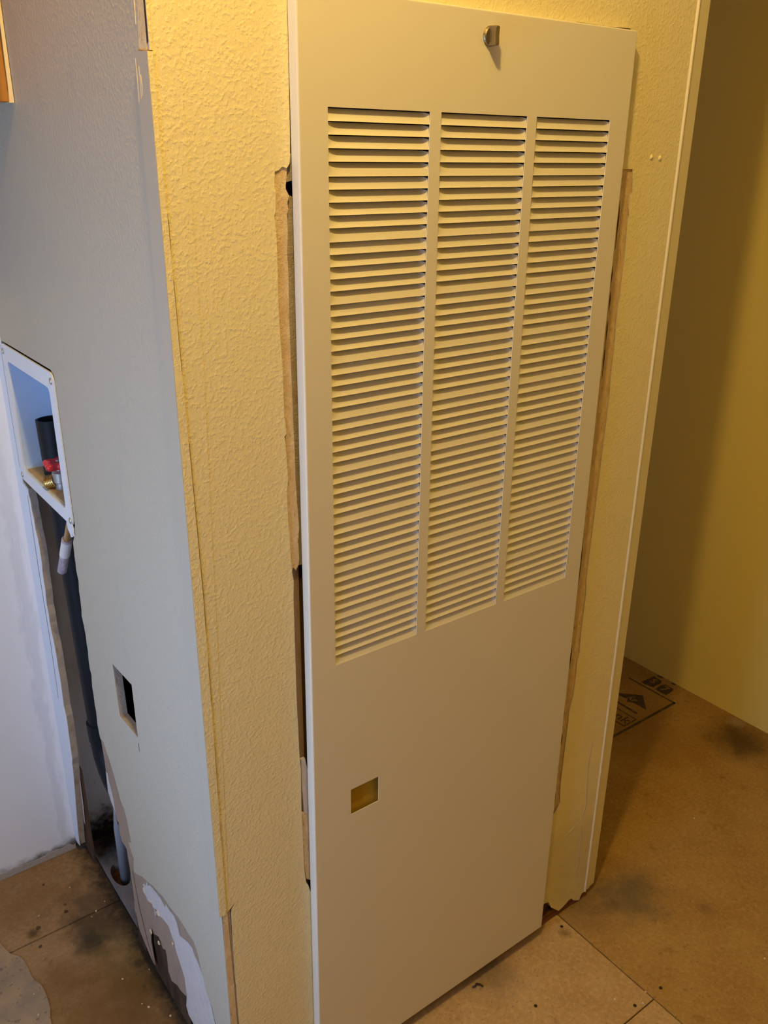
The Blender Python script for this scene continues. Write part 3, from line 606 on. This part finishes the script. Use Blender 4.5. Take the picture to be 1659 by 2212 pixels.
# paper and gypsum layers of the torn edge
wlft, wrgt = T['white_left'], T['white_right']
plate('torn_gypsum', wlft + [(0.150, 0.03), (0.08, 0.0), (0.06, 0.1)] + list(reversed(wrgt)), LEFT(0.0020), 0.0012, gypsum, wl_)['label'] = 'ragged white gypsum face'
back = [(y+0.004, z) for y, z in pe[:22]]
plate('torn_paper', [(0.35, 0.262), (0.36, 0.25), (0.34, 0.215), (0.30, 0.215), (0.2, 0.18), (0.13, 0.18), (0.05, 0.20), (0.05, 0.26), (0.09, 0.28), (0.12, 0.32), (0.2, 0.33), (0.3, 0.30)], LEFT(0.0034), 0.0010, paper_brown, wl_)['label'] = 'brown paper between paint and gypsum'
bl = T['brownL']
plate('torn_paper', [(0.4920, 0.4700)] + rag(bl[:-1], 0.001, 0.02) + [(0.4225, 0.1100)] + T['brown_low'] + [(0.19, 0.13), (0.19, 0.19), (0.30, 0.26), (0.33, 0.285), (0.37, 0.29), (0.37, 0.34), (0.42, 0.46), (0.46, 0.50)], LEFT(0.0050), 0.0010, paper_brown, wl_)['label'] = 'brown backing paper hanging to the floor'
plate('torn_gypsum', T['white_sliver'], LEFT(0.0040), 0.0008, gypsum, wl_)
for (y, z, r) in ((0.345, 0.2335, 0.005), (0.2855, 0.231, 0.0055), (0.317, 0.232, 0.003), (0.335, 0.145, 0.0045), (0.30, 0.1505, 0.004), (0.2285, 0.215, 0.003), (0.298, 0.2215, 0.006)):
    plate('paper_curl', [(y + r*random.uniform(0.5, 1.3)*math.cos(a*1.047), z + r*random.uniform(0.5, 1.3)*math.sin(a*1.047)) for a in range(6)], LEFT(0.0006), 0.0016, crumb_mat if r < 0.006 else gypsum_grey, wl_)
plate('cavity_shade_sheet', [(0.21, 0.02), (0.365, 0.02), (0.365, 0.10), (0.33, 0.18), (0.25, 0.18), (0.21, 0.14)], LEFT(0.0110), 0.001, dark_wood, wl_)  # dark sheet paints the shade seen through the torn opening
# fold line in the brown paper
plate('paper_split', ribbon([(0.408, 0.225), (0.395, 0.15), (0.372, 0.085), (0.345, 0.045)], 0.0012), LEFT(0.0046), 0.0006, dark_wood, wl_)
# small nick in the paint by the corner, and the paint chips
plate('paint_nick', [(0.052, 0.487), (0.043, 0.477), (0.036, 0.470), (0.030, 0.474), (0.037, 0.482)], LEFT(-0.0003), 0.0005, paper_brown, wl_)
plate('paint_nick', [(0.029, 0.505), (0.025, 0.490), (0.0235, 0.492), (0.0265, 0.507)], LEFT(-0.0003), 0.0005, paper_brown, wl_)
plate('paint_nick', [(0.2772, 0.588), (0.2765, 0.572), (0.2752, 0.573), (0.2758, 0.588)], LEFT(-0.0003), 0.0005, dark_wood, wl_)
# framing inside the wall
box('wall_stud', (0.016, 0.10, 0.760, 0.80, 0.0, H), stud_mat, wl_)
box('wall_stud', (0.0130, 0.10, 0.415, 0.450, 0.013, H), dark_wood, wl_)  # stud added and coloured dark so the switch hole looks unlit
bm = bmesh.new()
hc = [(0.0450+0.0170*math.cos(a*math.pi/8), 0.632+0.036*math.sin(a*math.pi/8)) for a in range(16)]
add_plate(bm, rect(0.0246, 0.099, 0.012, 0.7595), UP(0.012), 0.026, [hc], 0)
obj('floor_plate', bm, plate_mat, wl_)
box('plate_hole_bottom', (0.03, 0.07, 0.59, 0.675, -0.012, -0.008), sill_wood, wl_)
tag(plate('wall_cavity_shade', rect(0.03, 0.44, 0.0, H), LEFT(0.101), 0.004, black_void), kind='structure')  # cavity back coloured black to keep the switch hole dark

tag(plate('wall_cavity_back', rect(0.4405, 1.54, 0.0, H), LEFT(0.101), 0.004, stud_mat), kind='structure')
t1 = empty('trim_1', (0, WY, 0), kind='structure')
t1.location = (0, 0, 0)
ftp = T['flange_top']
zs = [1.5035, 1.4814, 1.4538, 1.3575, 1.2567, 1.1569, 0.95, 0.75, 0.55, 0.4650]
yy = [0.0462, 0.0450, 0.0440, 0.0440, 0.0437, 0.0435, 0.0440, 0.0440, 0.0440, 0.0435]
plate('side_flange', [(WY-0.001, 1.506), (0.043, 1.5080)] + list(zip(yy, zs)) + [(0.030, 0.4600), (WY-0.001, 0.4625)], LEFT(-0.0036), 0.0036, grey_trim, t1)
fz = [1.5060, 1.4333, 1.3653, 1.2496, 1.1642, 0.9539, 0.748, 0.564, 0.4625]
plate('front_flange', [(-0.0030, z) for z in (fz[-1], fz[0])] + [(tx(z)-0.0002, z) for z in fz], FRONT(WY-0.0012), 0.0016, front_paint, t1)
plate('bare_corner_bead', [(0.0225, 1.5065), (0.0405, 1.5095), (0.0360, 1.54), (0.0330, 1.60), (0.0310, H), (0.0225, H)], LEFT(-0.0004), 0.0012, paper_tan, t1)
plate('bead_groove', [(0.0180, 1.5140), (0.0215, 1.5120), (0.0210, H), (0.0180, H)], LEFT(-0.0002), 0.001, dark_wood, t1)
plate('bead_edge', [(-0.0004, 1.5070), (tx(1.6), 1.5070), (tx(1.6), H), (-0.0004, H)], FRONT(WY-0.0004), 0.0012, front_paint, t1)
for ys, z0, z1 in ((0.0425, 1.502, 1.465), (0.0360, 1.495, 1.468), (0.0330, 1.488, 1.470), (0.0440, 1.590, 1.555), (0.0425, 1.555, 1.530)):
    plate('chipped_paint', ribbon([(ys, z0), (ys-0.0006, (z0+z1)/2), (ys+0.0004, z1)], 0.00045), LEFT(-0.0040 if z0 < 1.51 else -0.0006), 0.0008, pale_wood, t1)

# ---------------------------------------------------------------- louvred furnace closet door
door = empty('louvered_door', (0.4, WY, 0.03), 'tall beige metal closet door with three columns of louvres and a latch knob', 'door')
DB, DTP = 0.030, 1.5725
def dl(z): return 0.1392 + (0.1449-0.1392)*(z-DB)/(DTP-DB)      # left edge
def dr(z): return 0.6527 + (0.6572-0.6527)*(z-DB)/(DTP-DB)      # right edge
COLS = (0.1800, 0.3320, 0.4839); SW = 0.1358
ZT = 1.4665; P1, P5 = 0.01298, 0.01462
slits = []
z = ZT
for k in range(50):
    slits.append(z); z -= P5 if k % 5 == 4 else P1
ZE = z
r_ = 0.0022
bm = bmesh.new()
holes = [rect(x, x+SW, ZE, ZT) for x in COLS] + [[(0.2030, 0.5420), (0.2522, 0.5420), (0.2522, 0.5865), (0.2030, 0.5865)]]
add_plate(bm, [(dl(DB)+r_, DB+r_), (dr(DB)-r_, DB+r_), (dr(DTP)-r_, DTP-r_), (dl(DTP)+r_, DTP-r_)], FRONT(0.0), 0.0011, holes)
# rolled edges and returns all round
def rolled(a, b, out):
    a = Vector(a); b = Vector(b); out = Vector(out); inn = Vector((0, 1, 0))
    prof = [(0, 0)] + [(r_*math.sin(t*math.pi/8), r_*(1-math.cos(t*math.pi/8))) for t in range(1, 5)] + [(r_, 0.0150)]
    v0 = [bm.verts.new(a + out*o_ + inn*i_) for o_, i_ in prof]; v1 = [bm.verts.new(b + out*o_ + inn*i_) for o_, i_ in prof]
    for i in range(len(prof)-1): bm.faces.new((v0[i], v1[i], v1[i+1], v0[i+1]))
rolled((dl(DB)+r_, 0, DB+r_), (dl(DTP)+r_, 0, DTP-r_), (-1, 0, 0))
rolled((dr(DB)-r_, 0, DB+r_), (dr(DTP)-r_, 0, DTP-r_), (1, 0, 0))
rolled((dl(DB)+r_, 0, DB+r_), (dr(DB)-r_, 0, DB+r_), (0, 0, -1))
rolled((dl(DTP)+r_, 0, DTP-r_), (dr(DTP)-r_, 0, DTP-r_), (0, 0, 1))
obj('door_sheet', bm, door_paint).parent = door
bpy.data.objects['door_sheet'].matrix_parent_inverse = Matrix.Translation(-Vector(door.location))
def slat_mesh(name, h, d, r0, prof, cut):
    bm = bmesh.new()
    xs = [0, 0.003, 0.007, 0.011, 0.016, 0.024, SW-0.012, SW-0.008, SW-0.0055, SW-0.003, SW]
    rl = [r0, r0+(1-r0)*0.30, r0+(1-r0)*0.62, r0+(1-r0)*0.83, r0+(1-r0)*0.96, 1, 1, 0.95, 0.8, 0.5, 0.15]
    G_ = []
    for i, x in enumerate(xs):
        col = []
        for t, f in prof:
            zz = -h*t
            if t == 0: zz = -0.0009
            if t < 0.3 and i >= len(xs)-3: zz = min(zz, -cut*(i-(len(xs)-4))/3.0 - h*t)
            col.append(bm.verts.new((x, 0.0011+d*rl[i]*f if t < 0.999 else 0.0002, zz)))
        G_.append(col)
    for i in range(len(xs)-1):
        for j in range(len(prof)-1):
            bm.faces.new((G_[i][j], G_[i][j+1], G_[i+1][j+1], G_[i+1][j]))
    me = bpy.data.meshes.new(name); bmesh.ops.recalc_face_normals(bm, faces=bm.faces[:])
    bm.to_mesh(me); bm.free(); me.materials.append(door_paint)
    for p in me.polygons: p.use_smooth = True
    return me
lin = [(0, 1), (0.2, 0.8), (0.5, 0.5), (0.8, 0.2), (1, 0)]
mA = slat_mesh('louver_slat_first', P1, 0.0042, 0.75, lin, 0.0022)
mB = slat_mesh('louver_slat', P1, 0.0057, 0.05, lin, 0.0022)
mC = slat_mesh('louver_slat_last', P5, 0.0058, 0.05, [(0, 1), (0.2, 0.72), (0.4, 0.42), (0.6, 0.2), (0.8, 0.08), (1, 0)], 0.0022)
for cx in COLS:
    for k, zs_ in enumerate(slits):
        o = bpy.data.objects.new('louver_slat', mA if k % 5 == 0 else (mC if k % 5 == 4 else mB))
        C.objects.link(o); o.parent = door; o.location = (cx-door.location.x, -door.location.y, zs_-door.location.z)
def child_world(o, p): o.parent = p; o.matrix_parent_inverse = Matrix.Translation(-Vector(p.location)); return o
child_world(plate('interior_shade_sheet', rect(0.165, 0.635, ZE-0.02, ZT+0.02), FRONT(0.0135), 0.001, black_void), door)  # black sheet paints the darkness of the closet behind the louvres
child_world(plate('insulation_facing', rect(0.185, 0.270, 0.52, 0.61), FRONT(0.0085), 0.002, foam_yellow), door)['label'] = 'amber sheet seen through the square cut-out'
# quarter-turn latch knob
knob = child_world(obj('latch_knob', (lambda b: (add_lathe(b, [(0.0, 0.0104), (0.0012, 0.0106), (0.0030, 0.0098), (0.0038, 0.0088), (0.0040, 0.0)], (0.3995, 0.0, 1.5465), (0, -1, 0), 28), b)[1])(bmesh.new()), nickel, smooth=False), door)
knob['label'] = 'dull nickel quarter-turn knob'
bm = bmesh.new()
zk = 1.5465
prof = [(-0.0098, -0.002), (-0.0098, -0.0125), (-0.0088, -0.0138), (-0.004, -0.0129), (0.0, -0.0126), (0.004, -0.0129), (0.0080, -0.0138), (0.0096, -0.0125), (0.0100, -0.002)]
for sx in (-1, 1):
    pass
va = [bm.verts.new((0.3995-0.0028-(0.0012 if y > -0.004 else 0), y, zk+z)) for z, y in prof]
vb = [bm.verts.new((0.3995+0.0028+(0.0012 if y > -0.004 else 0), y, zk+z)) for z, y in prof]
bm.faces.new(va); bm.faces.new(vb)
for i in range(len(prof)):
    j = (i+1) % len(prof); bm.faces.new((va[i], va[j], vb[j], vb[i]))
bmesh.ops.bevel(bm, geom=[e for e in bm.edges], offset=0.0006, segments=2, affect='EDGES')
kb = obj('knob_grip', bm, nickel); kb.parent = knob

# ---------------------------------------------------------------- washer outlet box in the grey wall
ob = empty('washer_outlet_box', (0, 0.594, 0.883), 'white plastic washer outlet box recessed in the grey wall above the open cavity', 'outlet box')
IB = (0.482, 0.706, 0.9055, 1.099)      # opening: y0,y1,z0,z1
bm = bmesh.new()
add_plate(bm, rrect(0.4565, 0.7325, 0.8835, 1.1255, 0.012), LEFT(-0.0022), 0.0026, [rrect(IB[0], IB[1], IB[2], IB[3], 0.010)])
child_world(obj('face_frame', bm, box_plastic), ob)
bm = bmesh.new()      # recessed tray, open at the front
fr = rrect(IB[0], IB[1], IB[2], IB[3], 0.010); bk = rrect(IB[0]-0.002, IB[1]+0.002, IB[2]-0.002, IB[3]+0.002, 0.010)
a_ = [bm.verts.new((0.0, y, z)) for y, z in fr]; b_ = [bm.verts.new((0.088, y, z)) for y, z in bk]
for i in range(len(fr)):
    j = (i+1) % len(fr); bm.faces.new((a_[i], a_[j], b_[j], b_[i]))
bm.faces.new(b_)
child_world(obj('tray', bm, tray_daylit_plastic), ob)
child_world(plate('tray_floor', rect(IB[0]+0.003, IB[1]-0.003, 0.003, 0.086), lambda u, v, d: (v, u, IB[2]+0.0022-d), 0.002, tan_board), ob)['label'] = 'tan dusty floor of the box'
for (y, z) in ((0.4665, 1.1125), (0.7235, 1.1125), (0.4650, 0.8925), (0.7225, 0.8930)):
    bm = bmesh.new(); add_lathe(bm, [(0, 0.0052), (0.0010, 0.0052), (0.0022, 0.0036), (0.0026, 0.0)], (-0.0022, y, z), (-1, 0, 0), 14)
    child_world(obj('screw', bm, steel, None, True), ob)
# torn plastic tab at the near lower corner
child_world(plate('broken_tab', [(0.486, 0.886), (0.484, 0.872), (0.478, 0.868), (0.472, 0.862), (0.466, 0.864), (0.463, 0.872), (0.459, 0.868), (0.457, 0.880), (0.460, 0.888)], LEFT(-0.0030), 0.002, box_plastic), ob)
# valve standing in the box
vl = empty('washer_valve', (0.035, 0.575, 0.907), 'small valve with red handle and threaded brass outlet inside the white box', 'valve')
vx, vy, vz = VALVE
bm = bmesh.new(); add_lathe(bm, [(0, 0.010), (0.012, 0.010), (0.014, 0.013), (0.030, 0.013), (0.034, 0.008), (0.046, 0.007), (0.047, 0.0)], (vx, vy, 0.907), (0, 0, 1), 36)
child_world(obj('valve_body', bm, grey_metal, None, False), vl)
bm = bmesh.new()
pr_ = [(0, 0.0085), (0.010, 0.0085), (0.0105, 0.0118)]
for i in range(5):
    pr_ += [(0.011+i*0.0028, 0.0118), (0.0118+i*0.0028, 0.0106), (0.0128+i*0.0028, 0.0106), (0.0136+i*0.0028, 0.0118)]
pr_ += [(0.026, 0.0112), (0.026, 0.0085), (0.016, 0.0080)]
add_lathe(bm, pr_, (vx, vy, 0.925), (-0.72, 0.55, -0.28), 24)
child_world(obj('threaded_outlet', bm, brass, None, False), vl)
bm = bmesh.new()      # lobed hand wheel
hz = 0.9505
n_ = 60; rings = []
for zz_, k_ in ((hz-0.006, 0.86), (hz-0.003, 1.0), (hz+0.003, 1.0), (hz+0.006, 0.86), (hz+0.006, 0.5), (hz+0.003, 0.35)):
    rings.append([])
    for a in range(n_):
        th = 2*math.pi*a/n_; rr = (0.0225 + 0.0050*math.cos(5*th+0.6))*k_
        rings[-1].append(bm.verts.new((vx+rr*math.cos(th), vy+rr*math.sin(th), zz_)))
for i in range(len(rings)-1):
    for a in range(n_): bm.faces.new((rings[i][a], rings[i][(a+1) % n_], rings[i+1][(a+1) % n_], rings[i+1][a]))
bm.faces.new(rings[0]); bm.faces.new(rings[-1])
hd = child_world(obj('valve_handle', bm, red_plastic, None, True), vl); hd['label'] = 'red lobed hand wheel'
bm = bmesh.new(); add_lathe(bm, [(0, 0.005), (0.003, 0.005), (0.004, 0.003), (0.004, 0)], (vx, vy, hz+0.003), (0, 0, 1), 12)
hs = obj('handle_screw', bm, steel); hs.parent = hd
# black standpipe
sp = empty('standpipe', (0.045, 0.63, 0.37), 'black plastic drain standpipe rising from the wall cavity into the white box', 'pipe')
bm = bmesh.new()
top = Vector((0.0420, 0.659, 1.003)); bot = Vector((0.050, 0.634, 0.395))
ax = (bot-top)
L_ = ax.length
add_lathe(bm, [(0.02, 0.0), (0.02, 0.0215), (0.0, 0.0215), (0.0, 0.0250), (L_*0.5, 0.0250), (L_, 0.0250)], top, ax, 72)
child_world(obj('pipe', bm, abs_black, None, False), sp)
bm = bmesh.new()
add_lathe(bm, [(0, 0.0252), (0.001, 0.0285), (0.040, 0.0285), (0.041, 0.0)], bot - ax.normalized()*0.006, ax, 32)
child_world(obj('coupling', bm, abs_black), sp)
bm = bmesh.new()
cpts = [Vector((0.0502, 0.633, 0.365))]
for a in range(0, 10):
    t = a/9*math.pi/2
    cpts.append(Vector((0.0505, 0.633-0.075*(1-math.cos(t)), 0.360-0.075*math.sin(t))))
cpts.append(Vector((0.0505, 0.482, 0.283)))
add_tube(bm, cpts, [0.0265]*len(cpts), 24)
child_world(obj('elbow', bm, abs_black, None, True), sp)
# capped stub under the box
st = empty('pipe_stub', STUB[0], 'short pipe stub with white and purple-stained sleeve hanging under the white box', 'pipe')
A = Vector(STUB[0]); B = Vector(STUB[1]); D = (B-A)
def seg(name, t0, t1, r, m, ch=0.0006):
    bm = bmesh.new(); l = D.length*(t1-t0)
    add_lathe(bm, [(0, 0), (0, r-ch), (ch, r), (l-ch, r), (l, r-ch), (l, 0)], A + D*t0, D, 48)
    return child_world(obj(name, bm, m), st)
seg('metal_stub', -0.25, 0.30, 0.0055, stub_copper)
seg('collar', 0.255, 0.30, 0.0088, primer)
seg('sleeve', 0.295, 0.62, 0.0086, pvc_white)
seg('sleeve_end', 0.615, 1.0, 0.0078, primer)['label'] = 'purple-stained lower sleeve'
# pale pipe in the floor plate hole
bm = bmesh.new(); add_tube(bm, [(0.0525, 0.626, -0.006), (0.0525, 0.626, 0.14), (0.056, 0.60, 0.27)], [0.0095]*3, 18)
o = obj('supply_pipe', bm, pvc_blue, None, True)
tag(o, 'thin grey-blue plastic pipe going down the round hole in the floor plate', 'pipe')

# ---------------------------------------------------------------- oak wall cabinet at the upper left
kc = empty('wall_cabinet', (-0.3, 0.62, 1.48), 'honey oak wall cabinet with pale filler strip beside the grey wall', 'cabinet')
CF = 0.462
child_world(box('stile', (-0.048, -0.0066, CF, CF+0.019, 1.4805, 2.20), oak, None, 0.0008), kc)
child_world(box('stile', (-0.60, -0.56, CF, CF+0.019, 1.4805, 2.20), oak, None, 0.0008), kc)
child_world(box('rail', (-0.56, -0.048, CF, CF+0.019, 1.4805, 1.52), oak, None, 0.0008), kc)
child_world(box('rail', (-0.56, -0.048, CF, CF+0.019, 2.16, 2.20), oak, None, 0.0008), kc)
fs = plate('filler_strip', [(-0.0068, 1.4800), (-0.0008, 1.4800), (-0.0008, 2.20), (-0.0035, 2.20), (-0.0040, 1.60), (-0.0055, 1.53), (-0.0058, 1.50)], FRONT(CF-0.0012), 0.014, pale_wood); child_world(fs, kc)['label'] = 'pale raw wood strip'
bm = bmesh.new()
add_box(bm, -0.60, -0.003, CF+0.019, YB-0.001, 1.490, 1.505); add_box(bm, -0.60, -0.003, CF+0.019, YB-0.001, 2.185, 2.20)
add_box(bm, -0.60, -0.588, CF+0.019, YB-0.001, 1.482, 2.20); add_box(bm, -0.015, -0.003, CF+0.019, YB-0.001, 1.482, 2.20)
child_world(obj('carcass', bm, cab_under), kc)
dp = child_world(box('cabinet_door', (-0.555, -0.043, CF-0.018, CF-0.001, 1.50, 2.18), oak, None, 0.002), kc)
bm = bmesh.new(); add_lathe(bm, [(0, 0.006), (0.012, 0.006), (0.016, 0.014), (0.022, 0.013), (0.024, 0)], (-0.075, CF-0.018, 1.56), (0, -1, 0), 18)
kk = obj('door_knob', bm, brass); kk.parent = dp

# ---------------------------------------------------------------- crumbs on the floor
def crumb(x, y, r, label, mat=crumb_mat, z0=0.0):
    bm = bmesh.new(); bmesh.ops.create_icosphere(bm, subdivisions=1, radius=r)
    for v in bm.verts:
        v.co *= random.uniform(0.7, 1.25); v.co.z *= 0.7; v.co.x *= 1.3
    mz = min(v.co.z for v in bm.verts)
    rz = random.uniform(0, 3)
    c_, s_ = math.cos(rz), math.sin(rz)
    for v in bm.verts: v.co = (v.co.x*c_-v.co.y*s_, v.co.x*s_+v.co.y*c_, v.co.z-mz)
    o = obj('plaster_crumb', bm, mat); o.location = (x, y, z0)
    return tag(o, label, 'crumb')
CR = CRUMBS
for (x, y, r, z0, lab) in CR:
    o = crumb(x, y, r, lab, z0=z0)
    o['group'] = 'plaster crumbs on the subfloor'
bm = bmesh.new()
add_tube(bm, [(0.470, -0.003, 0.002), (0.474, -0.006, 0.005), (0.479, -0.004, 0.006), (0.484, -0.008, 0.004), (0.487, -0.0135, 0.0018)], [0.0016]*5, 8)
o = obj('bent_staple', bm, dark_metal); tag(o, 'bent dark staple on the tan subfloor in front of the louvred door', 'staple')
